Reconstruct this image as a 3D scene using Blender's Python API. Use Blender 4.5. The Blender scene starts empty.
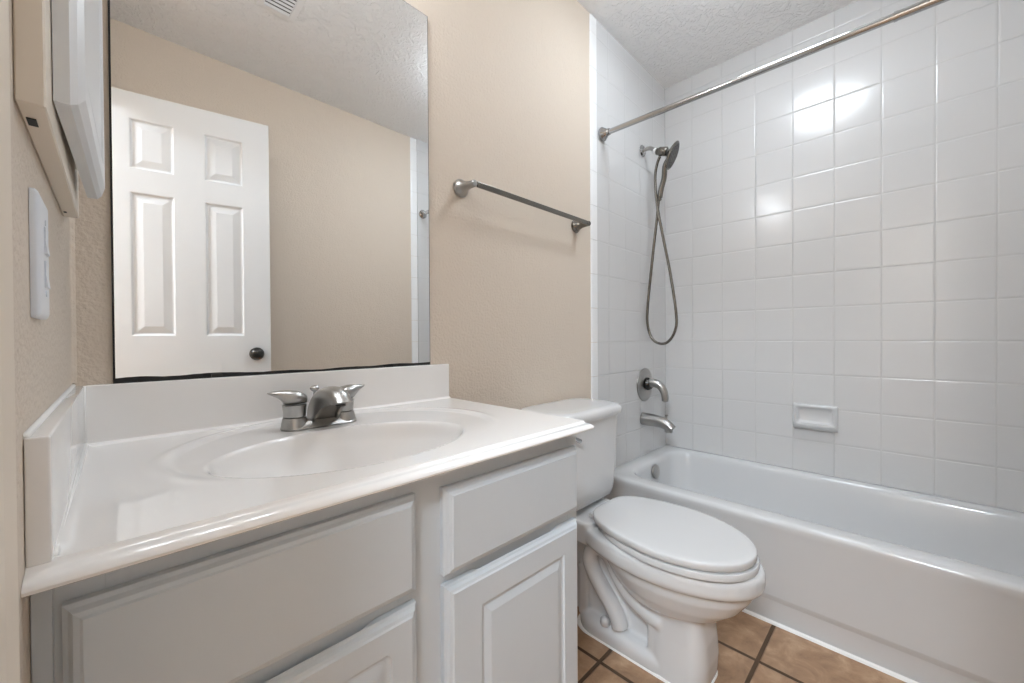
import bpy, bmesh, math, random
from mathutils import Vector, Matrix
random.seed(7)
S = bpy.context.scene
COL = S.collection
PI = math.pi

# ------------------------------------------------------------------ camera
cam_d = bpy.data.cameras.new('camera')
cam = bpy.data.objects.new('camera', cam_d)
COL.objects.link(cam)
cam_d.sensor_width = 36.0
cam_d.lens = 396.73 / 1024 * 36.0
cam_d.clip_start = 0.01
YAW, PITCH, ROLL = math.radians(44.999), math.radians(-0.475), math.radians(-0.358)
fw = Vector((math.cos(YAW) * math.cos(PITCH), math.sin(YAW) * math.cos(PITCH), math.sin(PITCH)))
rt = fw.cross(Vector((0, 0, 1))).normalized()
up = rt.cross(fw)
rt2 = math.cos(ROLL) * rt + math.sin(ROLL) * up
up2 = rt2.cross(fw)
mw = Matrix((rt2, up2, -fw)).transposed().to_4x4()
mw.translation = Vector((0.053, -1.012, 0.988))
cam.matrix_world = mw
S.camera = cam

# ------------------------------------------------------------------ world, exposure, lights
S.view_settings.view_transform = 'Standard'
S.view_settings.look = 'None'
S.view_settings.exposure = 0.86
S.view_settings.gamma = 1.0
S.view_settings.use_curve_mapping = False
S.cycles.use_denoising = True
S.cycles.max_bounces = 14
S.cycles.diffuse_bounces = 8
S.cycles.glossy_bounces = 8
S.cycles.caustics_reflective = False
S.cycles.caustics_refractive = False
S.cycles.sample_clamp_indirect = 6.0
W = bpy.data.worlds.new('world')
S.world = W
W.use_nodes = True
W.node_tree.nodes['Background'].inputs[0].default_value = (0.95, 0.97, 1.0, 1)
W.node_tree.nodes['Background'].inputs[1].default_value = 0.25
BULB = 25.0      # emission strength of the vanity light globes
HALL_FILL = 50.0      # emission strength of the added hallway fill lamp
ROOM = 15.0      # emission strength of the bathroom ceiling lamp

# ------------------------------------------------------------------ materials
def mat(name, col, rough=0.5, metal=0.0, spec=0.5, coat=0.0, bump=None, coatr=0.05):
    """bump = (scale, depth in metres, detail) of a noise relief"""
    m = bpy.data.materials.new(name)
    m.use_nodes = True
    nt = m.node_tree
    b = nt.nodes['Principled BSDF']
    b.inputs['Base Color'].default_value = (*col, 1)
    b.inputs['Roughness'].default_value = rough
    b.inputs['Metallic'].default_value = metal
    b.inputs['Specular IOR Level'].default_value = spec
    b.inputs['Coat Weight'].default_value = coat
    b.inputs['Coat Roughness'].default_value = coatr
    if bump:
        g = nt.nodes.new('ShaderNodeNewGeometry')
        n = nt.nodes.new('ShaderNodeTexNoise')
        n.inputs['Scale'].default_value = bump[0]
        n.inputs['Detail'].default_value = bump[2]
        nt.links.new(g.outputs['Position'], n.inputs['Vector'])
        k = nt.nodes.new('ShaderNodeBump')
        k.inputs['Strength'].default_value = 1.0
        k.inputs['Distance'].default_value = bump[1]
        nt.links.new(n.outputs['Fac'], k.inputs['Height'])
        nt.links.new(k.outputs['Normal'], b.inputs['Normal'])
    return m

def mth(nt, op, a, b=None, c=None):
    n = nt.nodes.new('ShaderNodeMath')
    n.operation = op
    for i, v in enumerate((a, b, c)):
        if v is None:
            continue
        if isinstance(v, (int, float)):
            n.inputs[i].default_value = v
        else:
            nt.links.new(v, n.inputs[i])
    return n.outputs[0]

def smooth(nt, v, lo, hi):
    n = nt.nodes.new('ShaderNodeMapRange')
    n.interpolation_type = 'SMOOTHSTEP'
    n.inputs['From Min'].default_value = lo
    n.inputs['From Max'].default_value = hi
    nt.links.new(v, n.inputs['Value'])
    return n.outputs['Result']

def grid_mat(name, axis_u, axis_v, off_u, off_v, T, groutw, tile_col, grout_col, rough, tilt, edge,
             coat=0.0, mottled=None, grout_rough=0.6):
    m = bpy.data.materials.new(name)
    m.use_nodes = True
    nt = m.node_tree
    b = nt.nodes['Principled BSDF']
    g = nt.nodes.new('ShaderNodeNewGeometry')
    sp = nt.nodes.new('ShaderNodeSeparateXYZ')
    nt.links.new(g.outputs['Position'], sp.inputs[0])
    def comp(ax, off):
        c = mth(nt, 'DIVIDE', mth(nt, 'SUBTRACT', sp.outputs[ax], off), T)
        idn = mth(nt, 'FLOOR', c)
        fr = mth(nt, 'SUBTRACT', c, idn)
        d = mth(nt, 'MULTIPLY', mth(nt, 'MINIMUM', fr, mth(nt, 'SUBTRACT', 1.0, fr)), T)
        return idn, fr, d
    iu, fu, du = comp(axis_u, off_u)
    iv, fv, dv = comp(axis_v, off_v)
    d = mth(nt, 'MINIMUM', du, dv)
    mask = smooth(nt, d, groutw * 0.4, groutw * 0.62)      # 0 in grout, 1 on tile
    hgt = smooth(nt, d, groutw * 0.35, groutw * 0.5 + edge)
    cb = nt.nodes.new('ShaderNodeCombineXYZ')
    nt.links.new(iu, cb.inputs[0]); nt.links.new(iv, cb.inputs[1])
    wn = nt.nodes.new('ShaderNodeTexWhiteNoise')
    nt.links.new(cb.outputs[0], wn.inputs['Vector'])
    sc = nt.nodes.new('ShaderNodeSeparateXYZ')
    nt.links.new(wn.outputs['Color'], sc.inputs[0])
    t1 = mth(nt, 'MULTIPLY', mth(nt, 'SUBTRACT', sc.outputs[0], 0.5), mth(nt, 'SUBTRACT', fu, 0.5))
    t2 = mth(nt, 'MULTIPLY', mth(nt, 'SUBTRACT', sc.outputs[1], 0.5), mth(nt, 'SUBTRACT', fv, 0.5))
    tl = mth(nt, 'MULTIPLY', mth(nt, 'ADD', t1, t2), tilt)
    wv = nt.nodes.new('ShaderNodeTexNoise')
    wv.inputs['Scale'].default_value = 9.0
    wv.inputs['Detail'].default_value = 1.0
    nt.links.new(g.outputs['Position'], wv.inputs['Vector'])
    H = mth(nt, 'ADD', mth(nt, 'MULTIPLY', hgt, 0.0008 if not mottled else 0.0025),
            mth(nt, 'ADD', tl, mth(nt, 'MULTIPLY', wv.outputs['Fac'], 0.0006 if not mottled else 0.0002)))
    if mottled:
        n1 = nt.nodes.new('ShaderNodeTexNoise')
        n1.inputs['Scale'].default_value = 14.0
        n1.inputs['Detail'].default_value = 8.0
        n1.inputs['Roughness'].default_value = 0.65
        n1.inputs['Distortion'].default_value = 0.6
        nt.links.new(g.outputs['Position'], n1.inputs['Vector'])
        r = nt.nodes.new('ShaderNodeValToRGB')
        r.color_ramp.elements[0].position = 0.32
        r.color_ramp.elements[0].color = (*mottled[0], 1)
        r.color_ramp.elements[1].position = 0.70
        r.color_ramp.elements[1].color = (*mottled[1], 1)
        e = r.color_ramp.elements.new(0.5)
        e.color = (*tile_col, 1)
        nt.links.new(n1.outputs['Fac'], r.inputs[0])
        tc = r.outputs[0]
        n2 = nt.nodes.new('ShaderNodeTexNoise')
        n2.inputs['Scale'].default_value = 45.0
        n2.inputs['Detail'].default_value = 5.0
        nt.links.new(g.outputs['Position'], n2.inputs['Vector'])
        H = mth(nt, 'ADD', H, mth(nt, 'MULTIPLY', n2.outputs['Fac'], 0.0014))
    mx = nt.nodes.new('ShaderNodeMix')
    mx.data_type = 'RGBA'
    nt.links.new(mask, mx.inputs[0])
    mx.inputs[6].default_value = (*grout_col, 1)
    if mottled:
        nt.links.new(tc, mx.inputs[7])
    else:
        mx.inputs[7].default_value = (*tile_col, 1)
    nt.links.new(mx.outputs[2], b.inputs['Base Color'])
    rr = mth(nt, 'ADD', mth(nt, 'MULTIPLY', mask, rough - grout_rough), grout_rough)
    nt.links.new(rr, b.inputs['Roughness'])
    k = nt.nodes.new('ShaderNodeBump')
    k.inputs['Strength'].default_value = 1.0
    k.inputs['Distance'].default_value = 1.0
    nt.links.new(H, k.inputs['Height'])
    nt.links.new(k.outputs['Normal'], b.inputs['Normal'])
    b.inputs['Coat Weight'].default_value = coat
    return m

def wall_mat(name, col):
    """painted orange-peel plaster"""
    m = mat(name, col, 0.62, spec=0.25)
    nt = m.node_tree
    b = nt.nodes['Principled BSDF']
    g = nt.nodes.new('ShaderNodeNewGeometry')
    n = nt.nodes.new('ShaderNodeTexNoise'); n.inputs['Scale'].default_value = 130; n.inputs['Detail'].default_value = 2
    n2 = nt.nodes.new('ShaderNodeTexNoise'); n2.inputs['Scale'].default_value = 18; n2.inputs['Detail'].default_value = 3
    nt.links.new(g.outputs['Position'], n.inputs['Vector']); nt.links.new(g.outputs['Position'], n2.inputs['Vector'])
    h = mth(nt, 'ADD', mth(nt, 'MULTIPLY', n.outputs['Fac'], 0.0030), mth(nt, 'MULTIPLY', n2.outputs['Fac'], 0.0030))
    k = nt.nodes.new('ShaderNodeBump'); k.inputs['Distance'].default_value = 1.0
    k.inputs['Strength'].default_value = 0.8
    nt.links.new(h, k.inputs['Height']); nt.links.new(k.outputs['Normal'], b.inputs['Normal'])
    return m

def ceil_mat():
    m = mat('knockdown_ceiling', (0.86, 0.86, 0.86), 0.8, spec=0.2)
    nt = m.node_tree
    b = nt.nodes['Principled BSDF']
    g = nt.nodes.new('ShaderNodeNewGeometry')
    n = nt.nodes.new('ShaderNodeTexNoise'); n.inputs['Scale'].default_value = 26; n.inputs['Detail'].default_value = 5
    n.inputs['Distortion'].default_value = 1.6
    nt.links.new(g.outputs['Position'], n.inputs['Vector'])
    s = smooth(nt, n.outputs['Fac'], 0.46, 0.60)
    n2 = nt.nodes.new('ShaderNodeTexNoise'); n2.inputs['Scale'].default_value = 120; n2.inputs['Detail'].default_value = 2
    nt.links.new(g.outputs['Position'], n2.inputs['Vector'])
    h = mth(nt, 'ADD', mth(nt, 'MULTIPLY', s, 0.0036), mth(nt, 'MULTIPLY', n2.outputs['Fac'], 0.0018))
    k = nt.nodes.new('ShaderNodeBump'); k.inputs['Distance'].default_value = 1.0
    k.inputs['Strength'].default_value = 0.8
    nt.links.new(h, k.inputs['Height']); nt.links.new(k.outputs['Normal'], b.inputs['Normal'])
    return m

T = 0.155
TILEC, GROUTC = (0.63, 0.63, 0.63), (0.55, 0.55, 0.545)
M_wall = wall_mat('beige_paint', (0.66, 0.575, 0.485))
M_ceil = ceil_mat()
M_tileR = grid_mat('white_tile_right', 1, 2, 0.0, 0.967, T, 0.0034, TILEC, GROUTC, 0.17, 0.0030, 0.004)
M_tileF = grid_mat('white_tile_front', 0, 2, 2.34, 0.967, T, 0.0034, TILEC, GROUTC, 0.17, 0.0030, 0.004)
M_bull = mat('white_bullnose_lit', (0.86, 0.865, 0.87), 0.12)  # colour raised above the tile's for light its round edge catches
M_floor = grid_mat('brown_floor_tile', 0, 1, 1.427, -0.687, 0.34, 0.011, (0.36, 0.22, 0.13), (0.085, 0.05, 0.028), 0.42, 0.001, 0.003,
                   mottled=((0.26, 0.155, 0.09), (0.50, 0.34, 0.215)), grout_rough=0.9)
M_mirror = mat('mirror_silver', (0.93, 0.94, 0.94), 0.0, metal=1.0)
M_black = mat('black_edge', (0.008, 0.008, 0.008), 0.5)
M_counter = mat('cultured_marble', (0.84, 0.825, 0.81), 0.09, coat=0.3)
M_caulk = mat('white_caulk', (0.85, 0.85, 0.84), 0.5)
M_cab = mat('grey_cabinet_paint', (0.56, 0.60, 0.635), 0.38, bump=(60, 0.0002, 2))
M_ductshade = mat('duct_shade', (0.10, 0.10, 0.10), 0.8)  # dark colour painted for the shade inside the vent duct
M_door = mat('white_door_paint', (0.68, 0.69, 0.70), 0.42)
M_trim = mat('beige_trim_paint', (0.74, 0.66, 0.56), 0.4, bump=(40, 0.0003, 2))
M_nickel = mat('brushed_nickel', (0.42, 0.41, 0.395), 0.30, metal=1.0, bump=(900, 0.00003, 1))
M_dnick = mat('dark_nickel', (0.19, 0.175, 0.155), 0.26, metal=1.0)
M_chrome = mat('chrome', (0.46, 0.46, 0.46), 0.10, metal=1.0)
M_darkm = mat('dark_pewter', (0.06, 0.058, 0.055), 0.3, metal=1.0)
M_porc = mat('porcelain', (0.65, 0.655, 0.66), 0.07, coat=0.4)
M_seat = mat('seat_plastic', (0.60, 0.60, 0.60), 0.13)
M_tub = mat('tub_enamel', (0.62, 0.625, 0.63), 0.13, coat=0.2)
M_plast = mat('white_plastic', (0.70, 0.73, 0.78), 0.3)
M_medw = mat('medicine_door_paint', (0.70, 0.71, 0.72), 0.35)
M_vent = mat('vent_enamel', (0.80, 0.80, 0.80), 0.4)
M_teflon = mat('white_tape', (0.85, 0.85, 0.85), 0.5)
M_nozzle = mat('nozzle_plate', (0.045, 0.042, 0.04), 0.4, metal=0.0)

# ------------------------------------------------------------------ helpers
def link(name, me, m, parent=None, sm=False, loc=None):
    me.materials.append(m)
    if sm:
        for p in me.polygons:
            p.use_smooth = True
    o = bpy.data.objects.new(name, me)
    COL.objects.link(o)
    if parent is not None:
        o.parent = parent
    if loc is not None:
        o.location = loc
    return o

def obj(name, bm, m, parent=None, sm=False, auto=None, origin=None):
    """origin: world point moved to the object's origin (for parentless things)"""
    bmesh.ops.remove_doubles(bm, verts=bm.verts, dist=1e-6)
    bmesh.ops.recalc_face_normals(bm, faces=bm.faces)
    if auto is not None:
        for f in bm.faces:
            f.smooth = True
        for e in bm.edges:
            if len(e.link_faces) == 2 and e.calc_face_angle(0) > math.radians(auto):
                e.smooth = False
    me = bpy.data.meshes.new(name)
    if origin is not None:
        bmesh.ops.translate(bm, verts=bm.verts, vec=-Vector(origin))
    bm.to_mesh(me)
    bm.free()
    return link(name, me, m, parent, sm and auto is None, origin)

def thing(name, label, cat, loc, group=None, rz=0.0):
    o = bpy.data.objects.new(name, None)
    COL.objects.link(o)
    o.empty_display_size = 0.05
    o.location = loc
    o.rotation_euler = (0, 0, rz)
    o['label'] = label
    o['category'] = cat
    if group:
        o['group'] = group
    bpy.context.view_layer.update()
    return o

def child(name, bm, m, t, sm=False, auto=None):
    """bm is in world coordinates; the part hangs under t (no rotation) at t's origin"""
    off = Vector(t.location)
    p = t.parent
    while p is not None:
        off += Vector(p.location); p = p.parent
    bmesh.ops.translate(bm, verts=bm.verts, vec=-off)
    return obj(name, bm, m, t, sm, auto)

def tag(o, label, cat, group=None):
    o['label'] = label
    o['category'] = cat
    if group:
        o['group'] = group
    return o

def struct(name, bm, m, sm=False, auto=None):
    o = obj(name, bm, m, None, sm, auto)
    o['kind'] = 'structure'
    return o

def sst(a, b, v):
    v = max(0.0, min(1.0, (v - a) / (b - a))); return v * v * (3 - 2 * v)

def box(bm, x0, x1, y0, y1, z0, z1, bev=0.0, seg=2):
    vs = [bm.verts.new((x, y, z)) for x in (x0, x1) for y in (y0, y1) for z in (z0, z1)]
    idx = ((0, 1, 3, 2), (4, 6, 7, 5), (0, 4, 5, 1), (2, 3, 7, 6), (0, 2, 6, 4), (1, 5, 7, 3))
    fs = [bm.faces.new([vs[i] for i in f]) for f in idx]
    if bev > 0:
        es = list({e for f in fs for e in f.edges})
        bmesh.ops.bevel(bm, geom=es, offset=bev, segments=seg, profile=0.6, affect='EDGES')
    return bm

def loft(bm, rings, cap0=True, cap1=True, closed=True):
    R = [[bm.verts.new(p) for p in r] for r in rings]
    n = len(R[0])
    for a, b in zip(R, R[1:]):
        for i in range(n if closed else n - 1):
            j = (i + 1) % n
            bm.faces.new((a[i], a[j], b[j], b[i]))
    if cap0:
        bm.faces.new(list(reversed(R[0])))
    if cap1:
        bm.faces.new(R[-1])
    return R

def fan(bm, ring, centre):
    """close a vertex ring to a centre point"""
    c = bm.verts.new(centre)
    n = len(ring)
    for i in range(n):
        bm.faces.new((ring[i], ring[(i + 1) % n], c))

def tube(bm, pts, r, seg=12, squash=None):
    P = [Vector(p) for p in pts]
    rr = r if isinstance(r, (list, tuple)) else [r] * len(P)
    t = [(P[min(i + 1, len(P) - 1)] - P[max(i - 1, 0)]).normalized() for i in range(len(P))]
    ref = Vector((0, 0, 1)) if abs(t[0].z) < 0.9 else Vector((1, 0, 0))
    u = t[0].cross(ref).normalized()
    rings = []
    for i, p in enumerate(P):
        if i:
            u = (u - t[i] * u.dot(t[i])).normalized()
        v = t[i].cross(u)
        ring = []
        for k in range(seg):
            a = 2 * PI * k / seg
            ra = rr[i] if not isinstance(rr[i], (list, tuple)) else None
            ru, rv = (ra, ra) if ra is not None else rr[i]
            ring.append(p + u * math.cos(a) * ru + v * math.sin(a) * rv)
        rings.append(ring)
    loft(bm, rings)

def spline(pts, n=8):
    """Catmull-Rom through pts"""
    P = [Vector(p) for p in pts]
    P = [2 * P[0] - P[1]] + P + [2 * P[-1] - P[-2]]
    out = []
    for i in range(1, len(P) - 2):
        for k in range(n):
            t = k / n
            a, b, c, d = P[i - 1], P[i], P[i + 1], P[i + 2]
            out.append(0.5 * ((2 * b) + (c - a) * t + (2 * a - 5 * b + 4 * c - d) * t * t + (3 * b - a - 3 * c + d) * t ** 3))
    out.append(P[-2])
    return out

def lathe(bm, prof, origin, axis=(0, 0, 1), seg=28):
    """prof: (radius, height along axis)"""
    ax = Vector(axis).normalized()
    ref = Vector((0, 0, 1)) if abs(ax.z) < 0.9 else Vector((1, 0, 0))
    u = ax.cross(ref).normalized(); v = ax.cross(u)
    o = Vector(origin)
    rings = [[o + ax * h + (u * math.cos(2 * PI * k / seg) + v * math.sin(2 * PI * k / seg)) * max(r, 1e-4) for k in range(seg)] for r, h in prof]
    loft(bm, rings)

def rrect(x0, x1, y0, y1, r, n=6):
    """rounded rectangle, counter-clockwise list of (x, y)"""
    r = min(r, (x1 - x0) / 2 - 1e-5, (y1 - y0) / 2 - 1e-5)
    pts = []
    for cx, cy, a0 in ((x1 - r, y1 - r, 0), (x0 + r, y1 - r, 90), (x0 + r, y0 + r, 180), (x1 - r, y0 + r, 270)):
        for k in range(n + 1):
            a = math.radians(a0 + 90 * k / n)
            pts.append((cx + r * math.cos(a), cy + r * math.sin(a)))
    return pts

def panel(bm, x0, x1, z0, z1, prof, f, n=4):
    """raised/routed rectangular relief: prof = (inset, depth, corner radius); f maps (x, z, depth) to a point"""
    rings = []
    for ins, d, r in prof:
        rings.append([f(x, z, d) for x, z in rrect(x0 + ins, x1 - ins, z0 + ins, z1 - ins, r, n)])
    return loft(bm, rings, cap0=False, cap1=True)

# ------------------------------------------------------------------ room shell
X1, YB, ZC = 2.34, -1.54, 2.44
HX = -1.65          # far side of the hallway
bm = bmesh.new(); box(bm, HX - 0.1, X1 + 0.12, YB - 1.3, 0.12, -0.1, 0.0); struct('floor', bm, M_floor)
bm = bmesh.new(); box(bm, HX - 0.1, X1 + 0.12, YB - 1.3, 0.12, ZC, ZC + 0.1); struct('ceiling', bm, M_ceil)
bm = bmesh.new(); box(bm, HX - 0.1, X1 + 0.12, 0.0, 0.12, 0.0, ZC); struct('wall_front', bm, M_wall)
bm = bmesh.new(); box(bm, X1, X1 + 0.12, YB - 0.12, 0.0, 0.0, ZC); struct('wall_right', bm, M_tileR)
bm = bmesh.new(); box(bm, 0.0, X1, YB - 0.12, YB, 0.0, ZC); struct('wall_rear', bm, M_wall)
DY0, DY1, DZ = -0.726, -1.375, 2.06      # doorway
bm = bmesh.new()
box(bm, -0.115, 0.0, DY0, 0.0, 0.0, ZC)
box(bm, -0.115, 0.0, DY1, DY0, DZ, ZC)
box(bm, -0.115, 0.0, YB - 0.12, DY1, 0.0, ZC)
struct('wall_left', bm, M_wall)
bm = bmesh.new(); box(bm, HX - 0.1, HX, YB - 1.3, 0.0, 0.0, ZC); struct('wall_hall', bm, M_wall)
bm = bmesh.new(); box(bm, HX, 0.0, YB - 1.3, YB - 1.2, 0.0, ZC); struct('wall_hall_end', bm, M_wall)
bm = bmesh.new(); box(bm, -0.02, 0.0, YB - 1.2, YB - 0.12, 0.0, ZC); struct('wall_hall_side', bm, M_wall)

# tiled slab on the plumbing wall, bullnose strip at its edge
TX = 1.619
bm = bmesh.new(); box(bm, TX, X1, -0.002, 0.0, 0.0, ZC); struct('wall_front_tile', bm, M_tileF)
bm = bmesh.new(); box(bm, TX, X1, YB, YB + 0.010, 0.0, ZC); struct('wall_rear_tile', bm, M_tileF)
def bullnose(name, y, sgn):
    bm = bmesh.new()
    z = 0.0
    k = 0
    zs = [0.0] + [0.967 + T * i for i in range(-6, 10) if 0 < 0.967 + T * i < ZC] + [ZC - 0.001]
    for a, b in zip(zs, zs[1:]):
        x0, x1 = TX - 0.052, TX - 0.0005
        prof = [(x1, 0.0), (x1, 0.0030), (x0 + 0.016, 0.0045), (x0 + 0.008, 0.0042), (x0 + 0.003, 0.0028), (x0, 0.0)]
        loft(bm, [[(x, y - sgn * d, a + 0.0009) for x, d in prof], [(x, y - sgn * d, b - 0.0009) for x, d in prof]])
    return struct(name, bm, M_bull)
bullnose('trim_1', 0.0, 1)
bullnose('trim_2', YB, -1)

# door casing around the opening, jambs
bm = bmesh.new()
def casing_prof(a, b, s):
    # cross-section across the casing width (distance from opening, thickness)
    return [(0.0, 0.0), (0.0, 0.009), (0.006, 0.012), (0.014, 0.012), (0.018, 0.0095), (0.040, 0.0125), (0.050, 0.0155), (0.057, 0.0125), (0.057, 0.0)]
cp = casing_prof(0, 0, 0)
loft(bm, [[(t, DY0 - 0.004 + w, z) for w, t in cp] for z in (0.0, DZ + 0.05)])
loft(bm, [[(t, DY1 + 0.004 - w, z) for w, t in cp] for z in (0.0, DZ + 0.05)])
loft(bm, [[(t, y, DZ - 0.004 + w) for w, t in cp] for y in (DY1 - 0.05, DY0 + 0.05)])
box(bm, -0.118, 0.0, DY0 - 0.016, DY0, 0.0, DZ)
box(bm, -0.118, 0.0, DY1, DY1 + 0.016, 0.0, DZ)
box(bm, -0.118, 0.0, DY1 + 0.016, DY0 - 0.016, DZ - 0.016, DZ)
struct('trim_3', bm, M_trim)
# caulk line where the tub meets the floor
bm = bmesh.new()
loft(bm, [[(1.637, y, 0.0), (1.640, y, 0.006), (1.647, y, 0.009), (1.650, y, 0.0)] for y in (-1.53, -0.008)])
struct('trim_4', bm, M_caulk)
# caulk bead in the corner above the side splash
bm = bmesh.new()
loft(bm, [[(0.0, -0.0, z), (0.006, -0.0, z), (0.0025, -0.0025, z), (0.0, -0.006, z)] for z in (0.916, ZC)])
struct('trim_5', bm, M_wall)

# ------------------------------------------------------------------ six-panel door, ajar behind the camera
hinge = Vector((0.004, -1.359, 0.0))
ang = math.atan2(0.108, 0.543)
dr = bpy.data.objects.new('door_1', None); COL.objects.link(dr)
dr.location = hinge; dr.rotation_euler = (0, 0, ang)
dr['kind'] = 'structure'
# local: x along the leaf (0..0.61), y out of the leaf (face towards the mirror at y=0), z up
DWD, DTH, DB, DTOP = 0.607, 0.035, 0.012, 2.045
O = 0.051
cols = [(0.051 + 0.053 - 0.003, 0.051 + 0.199), (0.051 + 0.305, 0.051 + 0.452)]
cols = [(0.100, 0.247), (0.353, 0.500)]
rows = [(1.722, 1.936), (1.007, 1.623), (0.215, 0.830)]
bm = bmesh.new()
xs = [0.0, cols[0][0], cols[0][1], cols[1][0], cols[1][1], DWD]
zs = [DB, rows[2][0], rows[2][1], rows[1][0], rows[1][1], rows[0][0], rows[0][1], DTOP]
def leaf_face(sgn):
    y0 = 0.0 if sgn > 0 else -DTH
    for i in range(5):
        for j in range(7):
            if i in (1, 3) and j in (1, 3, 5):
                f = lambda x, z, d: (x, y0 + sgn * d, z)
                prof = [(0.0, 0.0, 1e-4), (0.003, -0.001, 1e-4), (0.008, -0.007, 1e-4), (0.013, -0.008, 1e-4), (0.016, -0.0075, 1e-4), (0.040, -0.0015, 1e-4), (0.042, -0.001, 1e-4)]
                panel(bm, xs[i], xs[i + 1], zs[j], zs[j + 1], prof, f, 1)
            else:
                bm.faces.new([bm.verts.new((x, y0, z)) for x, z in ((xs[i], zs[j]), (xs[i + 1], zs[j]), (xs[i + 1], zs[j + 1]), (xs[i], zs[j + 1]))])
leaf_face(1); leaf_face(-1)
for q in (((0, DB), (DWD, DB)), ((DWD, DB), (DWD, DTOP)), ((DWD, DTOP), (0, DTOP)), ((0, DTOP), (0, DB))):
    (xa, za), (xb, zb) = q
    bm.faces.new([bm.verts.new(p) for p in ((xa, 0, za), (xb, 0, zb), (xb, -DTH, zb), (xa, -DTH, za))])
obj('door_leaf', bm, M_door, dr)
for sgn in (1, -1):
    bm = bmesh.new()
    y0 = 0.0 if sgn > 0 else -DTH
    lathe(bm, [(0.0, 0), (0.029, 0), (0.031, 0.003), (0.029, 0.007), (0.014, 0.010), (0.0115, 0.018), (0.0125, 0.026), (0.022, 0.032), (0.027, 0.042), (0.0265, 0.052), (0.020, 0.060), (0.008, 0.0635), (0.0, 0.064)], (0.548, y0, 0.920), (0, sgn, 0), 32)
    obj('door_knob', bm, M_darkm, dr, auto=40)
for z in (0.25, 1.05, 1.80):
    bm = bmesh.new(); lathe(bm, [(0.006, 0), (0.0065, 0.002), (0.0065, 0.087), (0.006, 0.089)], (-0.002, 0.006, z), (0, 0, 1), 12)
    obj('door_hinge', bm, M_darkm, dr, auto=40)

# ------------------------------------------------------------------ wall mirror
t = thing('wall_mirror', 'large frameless rectangular mirror on the beige wall above the vanity backsplash', 'mirror', (0.382, 0.0, 0.911))
bm = bmesh.new(); box(bm, 0.0495, 0.7155, -0.0050, 0.0, 0.9115, 1.9405)
child('backing', bm, M_black, t)
bm = bmesh.new()
N = 60
random.seed(3)
low = []
for i in range(N + 1):
    u = i / N
    x = 0.0525 + u * (0.7135 - 0.0525)
    w = 0.9175 + 0.0015 * (1 - sst(0.2, 0.5, u)) + 0.0012 * math.sin(9 * u) + 0.001 * math.sin(31 * u + 1) + 0.0005 * random.random()
    if u < 0.10: w += 0.0015 - 0.02 * abs(u - 0.05)
    low.append((x, w))
vs = [(x, z) for x, z in low] + [(0.7135, 1.9385), (0.0525, 1.9385)]
a = [bm.verts.new((x, -0.0062, z)) for x, z in vs]; b = [bm.verts.new((x, -0.0050, z)) for x, z in vs]
bm.faces.new(a); bm.faces.new(list(reversed(b)))
for i in range(len(a)):
    j = (i + 1) % len(a); bm.faces.new((a[i], b[i], b[j], a[j]))
child('mirror_glass', bm, M_mirror, t)
for x in (0.20, 0.60):
    bm = bmesh.new(); box(bm, x - 0.009, x + 0.009, -0.0085, 0.0, 0.9112, 0.9195, 0.001)
    child('mirror_clip', bm, M_darkm, t)

# ------------------------------------------------------------------ countertop with integral basin
ZT = 0.808
t = thing('vanity_countertop', 'white glossy cultured marble vanity top with moulded oval basin and splash edges', 'countertop', (0.387, -0.26, 0.782))
CX0, CX1, CYF = 0.0003, 0.772, -0.512
bm = bmesh.new()
def top_z(x, y):
    z = ZT
    # shallow outer oval holding basin and tap deck
    e = math.sqrt(((x - 0.383) / 0.288) ** 2 + ((y + 0.262) / 0.242) ** 2)
    back = sst(-0.42, -0.26, y)
    ring = math.exp(-((e - 1.0) / 0.035) ** 2) * 0.0018
    z += back * (ring - 0.0035 * (1 - sst(0.93, 1.0, e)))
    # bowl
    q = math.sqrt(((x - 0.352) / 0.205) ** 2 + ((y + 0.322) / 0.142) ** 2)
    if q < 1.04:
        lip = sst(0.0, 1.0, (1.04 - q) / 0.09)
        deep = (1 - min(q, 1.0) ** 2.6)
        z -= 0.020 * lip + 0.105 * deep
    # cove towards the backsplash and side splash
    d = min(-0.020 - y, x - 0.0145)
    if d < 0.012:
        z += 0.006 * (1 - max(d, 0) / 0.012) ** 2 * sst(CYF, CYF + 0.03, y)
    return z
NX, NY = 240, 160
ys = [-0.0205 + (CYF + 0.0205) * j / NY for j in range(NY + 1)]
xs = [0.0140 + (CX1 - 0.0140) * i / NX for i in range(NX + 1)]
Vg = [[bm.verts.new((x, y, top_z(x, y))) for x in xs] for y in ys]
for j in range(NY):
    for i in range(NX):
        bm.faces.new((Vg[j][i], Vg[j][i + 1], Vg[j + 1][i + 1], Vg[j + 1][i]))
# moulded nose: front run, mitred at the right end
nose = [(0.0, 0.0), (0.0012, -0.0015), (0.003, -0.0040), (0.0065, -0.0052), (0.011, -0.0056), (0.0165, -0.0070), (0.0205, -0.0100), (0.0218, -0.0130), (0.0210, -0.0160), (0.017, -0.0182), (0.008, -0.0185), (0.0, -0.0185)]
ringL = [(CX0, CYF - o, ZT + h) for o, h in nose]
ringR = [(CX1 + o * 0.35, CYF - o, ZT + h) for o, h in nose]
ringB = [(CX1 + o * 0.35, -0.001, ZT + h) for o, h in nose]
R = loft(bm, [ringL, ringR, ringB], cap0=False, cap1=False, closed=False)
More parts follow.
